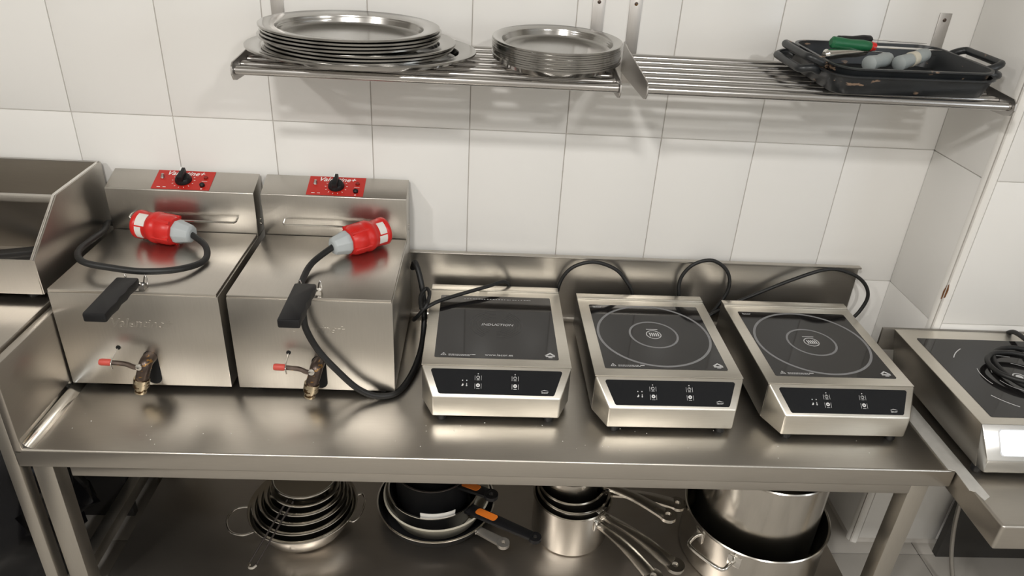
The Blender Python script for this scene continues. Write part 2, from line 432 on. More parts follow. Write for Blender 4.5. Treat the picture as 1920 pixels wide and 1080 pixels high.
sb = thing('chip_box', 'open stainless steel box with sloping front on the left counter', 'chip box', (-1.2, -0.2, CZ))
bx0, bx1, t = -1.46, -0.947, 0.003
side = [(-0.352, 0.835), (-0.354, 0.915), (-0.222, 1.010), (-0.016, 1.015), (-0.016, 0.835)]
for x in (bx0, bx1 - t): MB().prism(side, (x, x + t), 'x').build('side_wall', M['fryer'], sb, True)
for x in (bx0 + 0.004, bx1 - 0.009):   # rolled edges along the slope and the top
    MB().tube([(x + 0.0025, -0.354, 0.915), (x + 0.0025, -0.222, 1.010), (x + 0.0025, -0.018, 1.015)], 0.003, 8, 0).build('edge_roll', M['chrome'], sb, True)
MB().box(bx0 + t, bx1 - t, -0.3535, -0.350, 0.835, 0.915).build('front_wall', M['fryer'], sb, True)
MB().box(bx0 + t, bx1 - t, -0.0205, -0.0165, 0.835, 1.0145).build('back_wall', M['table'], sb, True)
MB().box(bx0 + t, bx1 - t, -0.0255, -0.0165, 1.0145, 1.0175).build('back_lip', M['bracket'], sb, True)
MB().box(bx0 + t, bx1 - t, -0.3495, -0.021, 0.835, 0.84).build('bottom', M['shelfbase'], sb, True)
MB().box(bx0 + t, bx1 - t, -0.228, -0.216, 0.992, 1.008).build('cross_bar', M['fryer'], sb, True, bevel=0.001)
MB().add([(bx0 + t, -0.214, 0.995), (bx1 - t, -0.214, 0.995), (bx1 - t, -0.15, 0.845), (bx0 + t, -0.15, 0.845),
          (bx0 + t, -0.212, 0.995), (bx1 - t, -0.212, 0.995), (bx1 - t, -0.148, 0.845), (bx0 + t, -0.148, 0.845)],
         [(0, 1, 2, 3), (7, 6, 5, 4), (0, 4, 5, 1), (1, 5, 6, 2), (2, 6, 7, 3), (3, 7, 4, 0)]).build('inner_panel', M['table'], sb, True)
for x, y in ((-1.4, -0.32), (-0.99, -0.32), (-1.4, -0.05), (-0.99, -0.05)):
    MB().rev([(0.012, 0), (0.012, 0.02)], (x, y, CZ), (0, 0, 1), 12).build('foot', M['black'], sb, True)
for k, (xa, xb, ya) in enumerate(((-1.30, -1.02, -0.31), (-1.32, -1.05, -0.26))):
    MB().prism([(xa, ya), (xb, ya + 0.10), (xb + 0.01, ya + 0.075), (xa + 0.01, ya - 0.025)], (0.8405, 0.856)).build('grate_bar', M['shade_bars'], sb, True, bevel=0.002)

bag = MB()
loops = []
for j in range(15):
    z = 0.002 + 0.60 * j / 14
    rr = 0.205 * (math.sin(math.pi * min(1, (j + 1.2) / 15.4)) ** 0.45) * (1 if j < 12 else (0.8 if j == 12 else 0.5 if j == 13 else 0.2))
    loops.append([(-1.19 + rr * (1 + 0.10 * math.sin(5 * k * 0.157 + j) + 0.09 * math.sin(11 * k * 0.157 - 2 * j) + random.uniform(-.06, .06)) * math.cos(2 * math.pi * k / 40),
                   -0.40 + rr * 0.75 * (1 + 0.10 * math.sin(4 * k * 0.157 - j) + random.uniform(-.035, .035)) * math.sin(2 * math.pi * k / 40), z) for k in range(40)])
bag.loft(loops)
tag(bag.build('bin_bag', M['bag'], loc=(-1.19, -0.40, 0.0), smooth=60), 'crumpled black plastic bin bag in the dark under the left counter', 'bin bag')

# ================================================================== FRYERS
W, D = 0.348, 0.376
def make_fryer(x0, label, plug, cable, glandlen):
    ox, oy, oz = x0, -0.388, ZT
    f = thing('deep_fryer', label, 'fryer', (ox, oy, oz), group='countertop fryers')
    def L(mb, name, mat, parent=None, **k): return mb.build(name, mat, parent or f, **k)
    L(MB().box(0, W, 0.001, D, 0.015, 0.246), 'body', M['fryer'], bevel=0.002)
    L(MB().box(0.002, W - 0.002, 0, 0.3055, 0.2462, 0.2540), 'lid', M['fryerlid'], bevel=0.0015)
    con = L(MB().prism([(0.307, 0.2465), (D, 0.2465), (D, 0.3847), (0.307, 0.3592)], (0, W), 'x'), 'console', M['fryer'], bevel=0.0015)
    for x in (0.03, W - 0.03):
        for y in (0.03, D - 0.03):
            L(MB().rev([(0.012, 0), (0.012, 0.0152)], (x, y, 0), (0, 0, 1), 12), 'foot', M['black'])
    for z in (0.28, 0.268):
        L(MB().rev([(0.003, 0), (0.003, 0.002)], (W, 0.34, z), (1, 0, 0), 10), 'screw', M['chrome'], con)
    # red control film on the sloping console top
    sl = Vector((0, 0.069, 0.0255)); F = frame((0.175, 0.307, 0.3592), (1, 0, 0), sl)
    cp = L(MB().prism([(-0.068, 0.004), (0.068, 0.004), (0.068, 0.0715), (-0.068, 0.0715)], (0.0004, 0.0012)).tf(F), 'control_film', M['redfilm'])
    kn = MB().rev([(0.0195, 0), (0.0195, 0.003), (0.017, 0.010), (0.0155, 0.012)], (0, 0.036, 0.0012), (0, 0, 1), 28)
    kn.prism([(-0.0065, 0.018), (0.0065, 0.018), (0.0048, 0.055), (-0.0048, 0.055)], (0.012, 0.026)).tf(F)
    ko = L(kn, 'knob', M['black'], cp, bevel=0.001)
    L(MB().box(-0.0052, -0.0022, 0.042, 0.0552, 0.0262, 0.0268).tf(F), 'pointer', M['white'], ko)
    tk = MB()
    for a in range(-205, 30, 26):
        tk.box(0.024, 0.0275, -0.0006, 0.0006, 0.0012, 0.0015).tf(Matrix.Identity(4))
        for v in tk.v[-8:]:
            x, y = v.x, v.y; v.x = x * math.cos(R(a)) - y * math.sin(R(a)); v.y = x * math.sin(R(a)) + y * math.cos(R(a)) + 0.036
    tk.box(-0.056, -0.048, 0.010, 0.0115, 0.0012, 0.0015).box(-0.042, -0.035, 0.010, 0.0115, 0.0012, 0.0015).box(0.043, 0.056, 0.035, 0.036, 0.0012, 0.0015).box(0.047, 0.051, 0.0065, 0.0095, 0.0012, 0.0015)
    L(tk.tf(F), 'scale_marks', M['white'], cp)['kind'] = 'stuff'
    L(MB().text('Valentine+', 0.0205, 0.35, 0.0002, (-0.002, 0.0545, 0.0014), bold=0.0002).tf(F), 'lettering', M['white'], cp)
    L(MB().rev([(0.005, 0), (0.004, 0.002), (0.003, 0.010)], (-0.052, 0.044, 0.0012), (0.2, 0.3, 1), 12).tf(F), 'switch', M['bracket'], cp)
    L(MB().rev([(0.0055, 0), (0.0045, 0.004)], (0.050, 0.047, 0.0012), (0, 0, 1), 14).tf(F), 'lamp_lens', M['reddot'], cp)
    L(MB().rev([(0.006, 0), (0.006, 0.006), (0.004, 0.008)], (0.049, 0.019, 0.0012), (0, 0, 1), 14).tf(F), 'button', M['black'], cp)
    # wire bar on the console front
    L(MB().tube([(0.052, 0.310, 0.2955), (0.052, 0.292, 0.292), (0.056, 0.288, 0.290), (0.30, 0.288, 0.290), (0.304, 0.292, 0.292), (0.304, 0.310, 0.2955)], 0.0026, 8, 0), 'pull_bar', M['chrome'])
    # basket handle that hangs out over the front edge
    hx = 0.166
    out = [(-0.023, 0.012), (0.023, 0.012), (0.0235, -0.01), (0.021, -0.03), (0.0235, -0.05), (0.0205, -0.07), (0.0235, -0.09), (0.021, -0.11), (0.022, -0.138), (-0.022, -0.138), (-0.0225, -0.06)]
    bh = L(MB().prism([(hx + a, b) for a, b in out], (0.262, 0.282)), 'basket_handle', M['black'], bevel=0.004)
    for s in (-0.016, 0.026):
        L(MB().tube([(hx + s, 0.004, 0.272), (hx + s - 0.005, 0.026, 0.257), (hx + s - 0.001, 0.034, 0.276), (hx + s + 0.004, 0.026, 0.257), (hx + s + 0.004, 0.006, 0.268)], 0.0016, 6, 3), 'clip', M['chrome'], bh)
    L(MB().box(hx + 0.020, hx + 0.032, 0.006, 0.020, 0.2545, 0.266), 'hinge', M['chrome'], bh)
    # embossed lettering on the front sheet
    L(MB().text('Valentine+', 0.030, 0.35, 0.0006, (0, 0, 0), bold=0.0004).tf(frame((0.176, 0.0008, 0.166), (1, 0, 0), (0, 0, 1))), 'embossed_lettering', M['fryer'])
    # drain cock in its dark slot
    sx = 0.178
    L(MB().prism([(sx + 0.004 + 0.016 * math.cos(a), 0.062 + (0.028 if math.sin(a) > 0 else -0.026) + 0.016 * math.sin(a)) for a in [2 * math.pi * k / 24 for k in range(24)]], (0.0002, 0.003), 'y'), 'drain_slot', M['hole'])
    dc = L(MB().tube([(sx + 0.006, 0.004, 0.092), (sx + 0.004, -0.016, 0.092), (sx + 0.002, -0.026, 0.084), (sx - 0.003, -0.031, 0.066), (sx - 0.007, -0.033, 0.054)], 0.0140, 16, 5), 'drain_cock', M['greasy'])
    L(MB().rev([(0.0165, 0), (0.0165, 0.020), (0.0135, 0.021), (0.0125, 0.022), (0.0125, 0.036), (0.0095, 0.0362), (0.0095, 0.024)], (sx - 0.006, -0.033, 0.058), (-0.22, -0.08, -1), 20), 'spout', M['brass'], dc)
    L(MB().tube([(sx, -0.034, 0.086), (sx - 0.014, -0.040, 0.092), (sx - 0.030, -0.041, 0.100), (sx - 0.066, -0.041, 0.103)], 0.0056, 8, 4), 'lever', M['greasy'], dc)
    L(MB().rev([(0.006, 0), (0.0075, 0.003), (0.0075, 0.020), (0.0065, 0.024)], (sx - 0.058, -0.041, 0.1028), (-1, 0, 0.02), 14), 'lever_grip', M['redgrip'], dc)
    L(MB().rev([(0.007, 0), (0.007, 0.004), (0.004, 0.005)], (sx - 0.003, -0.039, 0.092), (0, -1, 0.2), 12), 'lever_screw', M['chrome'], dc)
    L(MB().tube([(sx - 0.060, 0.002, 0.113), (sx - 0.058, -0.018, 0.112), (sx - 0.056, -0.047, 0.106), (sx - 0.054, -0.050, 0.092)], 0.0014, 6, 4), 'wire_hook', M['chrome'], dc)
    L(MB().rev([(0.005, 0), (0.005, 0.001)], (sx - 0.060, 0.0008, 0.113), (0, -1, 0), 12), 'hook_hole', M['hole'], dc)
    # five-pole plug lying on the lid
    p0, p1 = Vector(plug[0]), Vector(plug[1]); ax = (p1 - p0).normalized()
    pl = MB().rev([(0.026, 0.004), (0.0325, 0.0), (0.0340, 0.002), (0.0340, 0.010), (0.0325, 0.012), (0.0325, 0.038), (0.0350, 0.041), (0.0375, 0.048), (0.0375, 0.056), (0.0355, 0.060), (0.0355, 0.066), (0.0365, 0.070), (0.0355, 0.090), (0.031, 0.100), (0.026, 0.102)], p0, ax, 32).build('plug', M['red'], f, True)
    for k in range(5):
        a = 2 * math.pi * k / 5 + 0.3
        u = ax.cross(Vector((0, 0, 1))).normalized(); w = ax.cross(u)
        c = p0 + (u * math.cos(a) + w * math.sin(a)) * 0.033
        MB().tube([c + ax * 0.054, c + ax * 0.075, c + ax * 0.100], 0.0045, 8, 0).build('rib', M['red'], pl, True)
    MB().rev([(0.0255, 0.101), (0.0285, 0.104), (0.0285, 0.112), (0.0265, 0.116), (0.021, 0.140), (0.014, 0.144), (0.011, 0.144)], p0, ax, 9).build('gland', M['grey'], pl, True, bevel=0.0015)
    for a0, a1, d0, d1 in plug[2]:
        u = ax.cross(Vector((0, 0, 1))).normalized(); w = u.cross(ax)
        s = MB(); v = []; fc = []
        for k in range(9):
            a = R(a0 + (a1 - a0) * k / 8)
            for rr in (0.0326, 0.0332):
                for d in (d0, d1): v.append(p0 + (u * math.cos(a) + w * math.sin(a)) * rr + ax * d)
        for k in range(8):
            i = 4 * k
            fc += [(i + 2, i + 3, i + 7, i + 6), (i, i + 4, i + 5, i + 1), (i, i + 2, i + 6, i + 4), (i + 1, i + 5, i + 7, i + 3)]
        fc += [(0, 1, 3, 2), (32, 34, 35, 33)]
        s.add(v, fc).build('sticker', M['paper'], pl, True)
    MB().tube([p0 + ax * 0.138] + cable, 0.0072, 12, 8).build('power_cable', M['rubber'], f, True)
    return f

LZ = ZT + 0.254
make_fryer(-0.918, 'steel countertop fryer next to the open steel box, cable looped on its lid', 
           [(-0.829, -0.129, LZ + 0.037), (-0.690, -0.170, LZ + 0.034), [(22, 78, 0.0125, 0.0375), (-38, 16, 0.0125, 0.029)]],
           [(-0.652, -0.205, LZ + 0.022), (-0.640, -0.255, LZ + 0.010), (-0.672, -0.315, LZ + 0.018), (-0.735, -0.342, LZ + 0.024), (-0.80, -0.342, LZ + 0.030), (-0.855, -0.335, LZ + 0.036),
            (-0.885, -0.305, LZ + 0.036), (-0.902, -0.26, LZ + 0.032), (-0.904, -0.20, LZ + 0.028), (-0.908, -0.14, LZ + 0.022), (-0.924, -0.09, LZ + 0.018), (-0.932, -0.05, LZ + 0.0)], 0.14)
make_fryer(-0.5535, 'steel countertop fryer nearest the hobs, cable hanging down its front', 
           [(-0.256, -0.114, LZ + 0.037), (-0.362, -0.207, LZ + 0.034), [(112, 164, 0.0125, 0.031), (170, 206, 0.0125, 0.034)]],
           [(-0.398, -0.262, LZ + 0.018), (-0.406, -0.325, LZ + 0.0085), (-0.402, -0.385, LZ + 0.003), (-0.389, -0.412, LZ - 0.02), (-0.384, -0.418, LZ - 0.06), (-0.362, -0.416, LZ - 0.115), (-0.325, -0.412, LZ - 0.17), (-0.285, -0.408, LZ - 0.218),
            (-0.245, -0.402, LZ - 0.241), (-0.205, -0.385, LZ - 0.245), (-0.180, -0.33, LZ - 0.243), (-0.165, -0.25, LZ - 0.238), (-0.160, -0.17, LZ - 0.225), (-0.161, -0.12, LZ - 0.17), (-0.172, -0.09, LZ - 0.11), (-0.188, -0.06, LZ - 0.075), (-0.197, -0.04, LZ - 0.10)], 0.14)

# ================================================================== INDUCTION HOBS
def control_icons(mb):
    for u, v in ((-0.074, 0.030), (-0.065, 0.030)): mb.ring(0, 0.0012, 0, 0.0003, (u, v), 10)
    mb.prism([(-0.0765, 0.0175), (-0.073, 0.0175), (-0.0715, 0.020), (-0.073, 0.0235), (-0.0748, 0.0205)], (0, 0.0003))
    mb.box(-0.0656, -0.0644, 0.0195, 0.024, 0, 0.0003).ring(0.0006, 0.0016, 0, 0.0003, (-0.065, 0.0185), 10)
    for u in (-0.0405, 0.040):
        mb.ring(0, 0.0012, 0, 0.0003, (u, 0.0455), 10)
        mb.ring(0.0029, 0.0037, 0, 0.0003, (u, 0.0375), 18)
        mb.box(u - 0.0003, u + 0.0003, 0.0375, 0.0405, 0, 0.0003)
        mb.box(u - 0.0032, u + 0.0032, 0.0312, 0.0322, 0, 0.0003)
        mb.ring(0.0013, 0.0042, 0, 0.0003, (u, 0.0195), 18)
        mb.box(u - 0.0036, u + 0.0036, 0.0118, 0.0126, 0, 0.0003)
        for s in (-1, 1):
            mb.box(u + s * 0.0068 - 0.0003, u + s * 0.0068 + 0.0003, 0.031, 0.0415, 0, 0.0003)
            mb.box(u + s * 0.0068 - 0.0003, u + s * 0.0068 + 0.0003, 0.012, 0.0235, 0, 0.0003)
    mb.text('lacor', 0.0075, 0.1, 0.00015, (0.1045, 0.0045, 0.0002))
    mb.prism([(0.0955, 0.0095), (0.1035, 0.0125), (0.106, 0.0115), (0.113, 0.0098), (0.106, 0.0104), (0.1035, 0.0112)], (0, 0.0003))
    return mb

def triangle(mb, u, v, s, z):
    for k in range(3):
        a, b = R(90 + 120 * k), R(210 + 120 * k)
        p = [(u + s * math.cos(a), v + s * math.sin(a)), (u + s * math.cos(b), v + s * math.sin(b)), (u + s * .75 * math.cos(b), v + s * .75 * math.sin(b)), (u + s * .75 * math.cos(a), v + s * .75 * math.sin(a))]
        mb.prism(p, (z, z + 0.0003))
    mb.box(u - 0.0006, u + 0.0006, v - 0.0015, v + 0.003, z, z + 0.0003)

def make_hob(x, y, rz, label, style, cable):
    h = thing('induction_hob', label, 'hob', (x, y, ZT), R(rz), group='tabletop induction hobs')
    zt, zb, hw, fw, fy, fz = 0.1103, 0.018, 0.165, 0.138, -0.0604, 0.0674
    def L(mb, name, mat, parent=None, **k): return mb.build(name, mat, parent or h, **k)
    L(MB().box(-hw + 0.001, hw - 0.001, 0.001, 0.364, zb, zt - 0.003), 'body', M['hobshade'], bevel=0.001)
    L(MB().box(-hw, hw, 0, 0.3365, zt - 0.003, zt), 'top_plate', M['hob'], bevel=0.0008)
    L(MB().box(-hw, hw, 0.338, 0.365, zt - 0.003, zt + 0.002), 'rear_strip', M['hob'], bevel=0.001)
    b = MB()
    b.add([(-hw, 0, zt), (hw, 0, zt), (hw, 0, zb), (-hw, 0, zb), (-fw, fy, fz), (fw, fy, fz), (fw, fy, zb - 0.002), (-fw, fy, zb - 0.002)],
          [(0, 1, 5, 4), (4, 5, 6, 7), (1, 2, 6, 5), (0, 4, 7, 3), (3, 7, 6, 2), (0, 3, 2, 1)])
    L(b, 'front_bezel', M['hob'], bevel=0.0035, bseg=3)
    X, Y = Vector((1, 0, 0)), Vector((0, 0.0604, 0.0429)).normalized()
    F = frame((0, fy, fz), X, Y)       # u across, v up the slope
    pr = lambda z: [(-0.1255, 0.010, z), (-0.1225, 0.0075, z), (0.1225, 0.0075, z), (0.1255, 0.010, z), (0.1435, 0.060, z), (0.1425, 0.063, z), (0.1395, 0.0645, z), (-0.1395, 0.0645, z), (-0.1425, 0.063, z), (-0.1435, 0.060, z)]
    cp = L(MB().loft([pr(-0.0012), pr(0.0005)]).tf(F), 'control_panel', M['panel'])
    L(control_icons(MB()).move((0, 0.0085, 0.0006)).tf(F), 'panel_icons', M['print'], cp)['kind'] = 'stuff'
    gl = L(MB().loft([rrect(-0.139, 0.139, 0.0275, 0.309, 0.004, zt - 0.001), rrect(-0.139, 0.139, 0.0275, 0.309, 0.004, zt + 0.0008)]), 'glass_top', M['glass'])
    z = zt + 0.0009
    pm = MB()
    triangle(pm, -0.119, 0.039, 0.0075, z)
    for r_ in range(2):
        u = -0.108
        while u < -0.06:
            w_ = random.uniform(0.002, 0.006); pm.box(u, u + w_, 0.0385 - r_ * 0.004, 0.0400 - r_ * 0.004, z, z + 0.0002); u += w_ + 0.0012
    pm.box(-0.058, -0.048, 0.0385, 0.041, z, z + 0.0002)
    pm.prism([(0.108, 0.044), (0.121, 0.055), (0.132, 0.044), (0.126, 0.044), (0.1205, 0.050), (0.114, 0.044)], (z, z + 0.0002)).box(0.110, 0.131, 0.0385, 0.0425, z, z + 0.0002)
    pm.box(0.116, 0.125, 0.0345, 0.0365, z, z + 0.0002)
    pm.text('lacor', 0.011, 0, 0.0001, (-0.119, 0.295, z))
    if style == 'rings':
        rg = MB().ring(0.1305, 0.1365, z, z + 0.0002, (0, 0.171), 90).ring(0.0545, 0.0595, z, z + 0.0002, (0, 0.171), 64)
        L(rg, 'zone_rings', M['ring'], gl)
        pm.ring(0.0165, 0.0185, z, z + 0.0002, (0, 0.171), 32)
        for k in range(5):
            uu = -0.010 + k * 0.005
            pm.prism([(uu, 0.163), (uu + 0.0022, 0.163), (uu + 0.0032, 0.171), (uu + 0.0012, 0.179), (uu - 0.001, 0.179), (uu, 0.171)], (z, z + 0.0002))
        pm.box(-0.014, 0.014, 0.1938, 0.1955, z, z + 0.0002)
    else:
        rg = MB()
        for k in range(6):
            for c in (0, 180): rg.ring(0.030 + k * 0.0065, 0.0308 + k * 0.0065, z, z + 0.0002, (0, 0.171), 30, c - 128 + 38, c + 128 - 90 - 38 + 60)
        L(rg, 'zone_rings', M['ringdim'], gl)
        pm.text('INDUCTION', 0.0135, 0.25, 0.0001, (0.002, 0.166, z))
        pm.text('www.lacor.es', 0.0115, 0, 0.0001, (0.005, 0.037, z))
        for u in range(24): pm.box(-0.08 + u * 0.0072, -0.08 + u * 0.0072 + random.uniform(0.003, 0.006), 0.2925, 0.2942, z, z + 0.0002)
    L(pm, 'glass_print', M['print'], gl)['kind'] = 'stuff'
    for sx in (-0.118, 0.118):
        for sy in (-0.045, 0.33):
            L(MB().rev([(0.009, 0), (0.011, 0.004), (0.011, 0.0185)], (sx, sy, 0), (0, 0, 1), 14), 'foot', M['black'])
    if cable:
        o = MB().tube(cable, 0.0048, 10, 8).build('power_cable', M['rubber'])
        o.parent = h; o.matrix_parent_inverse = (Matrix.Translation((x, y, ZT)) @ Matrix.Rotation(R(rz), 4, 'Z')).inverted()
    return h
make_hob(0.0215, -0.4104, 0.26, 'induction hob beside the right fryer, INDUCTION lettered on plain black glass', 'plain',
         [(0.02, -0.046, 0.66), (0.05, -0.036, 0.69), (0.058, -0.040, 0.722), (0.040, -0.052, 0.744), (-0.004, -0.085, 0.745), (-0.075, -0.125, 0.741), (-0.125, -0.158, 0.738), (-0.158, -0.178, 0.728), (-0.166, -0.165, 0.728),
          (-0.168, -0.135, 0.742), (-0.155, -0.118, 0.752), (-0.146, -0.138, 0.748), (-0.152, -0.175, 0.735), (-0.176, -0.175, 0.70), (-0.188, -0.12, 0.66), (-0.19, -0.06, 0.63)])
make_hob(0.4004, -0.4331, 0.75, 'middle induction hob of the three on the long table', 'rings',
         [(0.388, -0.050, 0.66), (0.386, -0.040, 0.715), (0.362, -0.036, 0.755), (0.330, -0.034, 0.785), (0.275, -0.034, 0.802), (0.226, -0.034, 0.788), (0.198, -0.036, 0.758), (0.186, -0.036, 0.715), (0.184, -0.036, 0.66), (0.19, -0.037, 0.623)])
make_hob(0.7812, -0.4445, 0.43, 'induction hob at the right end of the long table, near the tiled pillar', 'rings',
         [(0.98, -0.060, 0.66), (1.006, -0.055, 0.690), (1.020, -0.050, 0.735), (1.003, -0.044, 0.772), (0.962, -0.038, 0.797), (0.896, -0.036, 0.806), (0.805, -0.036, 0.769), (0.70, -0.040, 0.716), (0.64, -0.050, 0.690), (0.600, -0.060, 0.668), (0.575, -0.062, 0.654),
          (0.530, -0.055, 0.668), (0.511, -0.044, 0.715), (0.510, -0.036, 0.764), (0.537, -0.036, 0.806), (0.585, -0.036, 0.820), (0.630, -0.036, 0.790), (0.642, -0.040, 0.742), (0.622, -0.046, 0.692), (0.592, -0.05, 0.650), (0.560, -0.05, 0.626)])

# ================================================================== RIGHT COUNTER WITH ITS HOB
rc = thing('right_counter', 'stainless steel counter running out of the frame beside the tiled pillar', 'counter', (1.6, -0.45, 0))
MB().box(1.0005, 2.5, -0.744, YC - 0.002, 0.552, ZT).build('worktop', M['table'], rc, True, bevel=0.006, bseg=3)
MB().box(1.335, 2.45, -0.27, -0.25, 0.0, 0.551).build('shade_panel', M['shade_bars'], rc, True)  # dark sheet added in place of the shaded recess beside the pillar
for x in (1.62, 2.42):
    for y in (-0.70, -0.31):
        MB().box(x, x + 0.04, y, y + 0.04, 0, 0.551).build('leg', M['leg'], rc, True, bevel=0.002)
tp = MB().add([(x, y, z) for z in (ZT + 0.0005, ZT + 0.0022) for x, y in ((0.978, -0.36), (1.016, -0.36), (1.021, -0.666), (1.004, -0.677), (0.999, -0.652), (0.989, -0.648), (0.992, -0.592), (0.979, -0.588))],
              [(7, 6, 5, 4, 3, 2, 1, 0), (8, 9, 10, 11, 12, 13, 14, 15)] + [(i, (i + 1) % 8, 8 + (i + 1) % 8, 8 + i) for i in range(8)])
tag(tp.build('tape_strip', M['tape'], loc=(1.0, -0.5, ZT)), 'torn strip of silver tape over the joint between the two steel tables', 'tape')

hb = thing('induction_hob', 'tall induction hob on the right counter with a black cable coiled on its glass', 'hob', (1.18, -0.6, ZT), group='tabletop induction hobs')
def quadbox(mb, x0t, x1t, x0b, x1b, y0, y1, z0, z1):
    return mb.add([(x0b, y0, z0), (x1b, y0, z0), (x1b, y1, z0), (x0b, y1, z0), (x0t, y0, z1), (x1t, y0, z1), (x1t, y1, z1), (x0t, y1, z1)],
                  [(3, 2, 1, 0), (4, 5, 6, 7), (0, 1, 5, 4), (1, 2, 6, 5), (2, 3, 7, 6), (3, 0, 4, 7)])
HZ = 0.745
quadbox(MB(), 1.001, 1.380, 1.028, 1.353, -0.594, -0.2325, ZT + 0.018, HZ - 0.002).build('body', M['hobshade'], hb, True, bevel=0.001)
MB().box(0.972, 1.409, -0.2318, -0.2245, HZ - 0.06, HZ + 0.001).build('rear_panel', M['hobshade'], hb, True, bevel=0.0008)
MB().add([(1.001, -0.594, HZ), (1.380, -0.594, HZ), (1.375, -0.640, HZ - 0.058), (1.006, -0.640, HZ - 0.058), (1.355, -0.622, ZT + 0.026), (1.026, -0.622, ZT + 0.026), (1.353, -0.594, ZT + 0.018), (1.028, -0.594, ZT + 0.018)],
         [(0, 1, 2, 3), (3, 2, 4, 5), (5, 4, 6, 7), (0, 3, 5, 7), (1, 6, 4, 2), (0, 7, 6, 1)]).build('front_bezel', M['alu'], hb, True, bevel=0.002)
MB().box(1.001, 1.380, -0.594, -0.2325, HZ - 0.0018, HZ).build('top_plate', M['hob'], hb, True, bevel=0.0006)
Fh = frame((1.191, -0.640, HZ - 0.058), (1, 0, 0), (0, 0.046, 0.058))
MB().loft([rrect(-0.155, 0.155, 0.012, 0.062, 0.006, -0.001), rrect(-0.155, 0.155, 0.012, 0.062, 0.006, 0.0012)]).tf(Fh).build('control_plate', M['alu'], hb, True)
MB().loft([rrect(-0.1575, 0.1575, 0.010, 0.064, 0.007, -0.001), rrect(-0.1575, 0.1575, 0.010, 0.064, 0.007, 0.0006)]).tf(Fh).build('plate_edge', M['bracket'], hb, True)
g4 = MB().loft([rrect(1.034, 1.348, -0.572, -0.272, 0.004, HZ - 0.001), rrect(1.034, 1.348, -0.572, -0.272, 0.004, HZ + 0.0009)]).build('glass_top', M['glass'], hb, True)
z4 = HZ + 0.001
c4 = (1.191, -0.425)
pm = MB().ring(0.012, 0.0145, z4, z4 + 0.0002, c4, 30).ring(0.0, 0.008, z4, z4 + 0.0002, c4, 20)
for a in (45, 135, 225, 315):
    pm.ring(0.1310, 0.1330, z4, z4 + 0.0002, c4, 20, a - 12, a + 12)
    pm.ring(0.0850, 0.0865, z4, z4 + 0.0002, c4, 20, a - 20 + 45, a + 20 + 45)
    pm.ring(0.0560, 0.0572, z4, z4 + 0.0002, c4, 20, a - 30, a + 30)
pm.build('zone_marks', M['print'], g4, True)['kind'] = 'stuff'
for x in (1.04, 1.34):
    for y in (-0.585, -0.26):
        MB().rev([(0.009, 0), (0.011, 0.004), (0.011, 0.0185)], (x, y, ZT), (0, 0, 1), 14).build('foot', M['black'], hb, True)
cp4 = []
for k in range(25):
    a = R(20 + k * 31); t_ = k / 24
    rr = 0.098 - 0.030 * t_ + 0.012 * math.sin(k * 0.9)
    cp4.append((1.222 + rr * math.cos(a) + 0.010 * math.sin(t_ * 6), -0.424 + 0.006 * math.cos(t_ * 7) + rr * math.sin(a) * 0.95, HZ + 0.0075 + 0.012 * t_ + 0.003 * abs(math.sin(k * .55))))
cp4 += [(1.275, -0.37, HZ + 0.026), (1.285, -0.30, HZ + 0.020), (1.29, -0.248, HZ + 0.012), (1.29, -0.2285, HZ - 0.004)]
MB().tube(cp4, 0.0058, 10, 6).build('power_cable', M['rubber'], hb, True)

hs = thing('water_hose', 'thin braided water hose hanging below the right counter', 'hose', (1.27, -0.35, 0))
MB().tube([(1.262, -0.33, 0.46), (1.262, -0.335, 0.40), (1.262, -0.345, 0.30), (1.268, -0.36, 0.20), (1.283, -0.385, 0.10), (1.31, -0.42, 0.02), (1.36, -0.45, 0.008)], 0.0055, 10, 6).build('hose', M['hose'], hs, True)
MB().rev([(0.011, 0), (0.011, 0.016), (0.008, 0.017), (0.008, 0.03), (0.0105, 0.031), (0.0105, 0.04)], (1.262, -0.331, 0.405), (0, 0, 1), 6).build('fitting', M['brass'], hs, True)
MB().tube([(1.262, -0.33, 0.445), (1.262, -0.33, 0.552)], 0.007, 10, 0).build('pipe', M['greasy'], hs, True)

# ================================================================== WALL SHELVES
SL = 0.044                                    # the shelves lean forward a little
def zs(y): return 1.311 + (y + 0.30) * SL
def make_shelf(xa, xb, label):
    s = thing('wall_shelf', label, 'shelf', ((xa + xb) / 2, -0.01, 1.32), group='tube shelves on the wall')
    for i in range(7):
        y = -0.033 - 0.0432 * i
        r = 0.0085
        MB().tube([(xa + 0.001, y, zs(y)), (xb - 0.001, y, zs(y))], r, 14, 0).build('tube', M['tube'], s, True)
    for x, d in ((xa, -1), (xb, 1)):
        x0, x1 = (x - 0.003, x) if d < 0 else (x, x + 0.003)
        poly = [(-0.0032, 1.352), (-0.0032, 1.285), (-0.06, 1.285), (-0.285, zs(-.3) - 0.020), (-0.302, zs(-.3) - 0.016), (-0.310, zs(-.3) - 0.004), (-0.308, zs(-.3) + 0.010), (-0.298, zs(-.3) + 0.017), (-0.06, 1.345)]
        MB().prism(poly, (x0, x1), 'x').build('end_plate', M['bracket'], s, True, bevel=0.0006)
        x0, x1 = (x, x + 0.028) if d < 0 else (x - 0.028, x)
        st = MB().box(x0, x1, -0.0032, -0.0004, 1.258, 1.449).build('wall_strip', M['bracket'], s, True, bevel=0.0006)
        for z in (1.434, 1.277):
            MB().rev([(0.0042, 0), (0.0042, 0.001), (0.002, 0.002)], ((x0 + x1) / 2, -0.003, z), (0, -1, 0), 12).build('screw', M['greasy'], st, True)
    return s
make_shelf(-0.506, 0.237, 'steel tube wall shelf carrying the stacked platters and plates')
make_shelf(0.2925, 1.032, 'steel tube wall shelf carrying the black roasting tins')
zsurf = lambda y: zs(y) + 0.0086

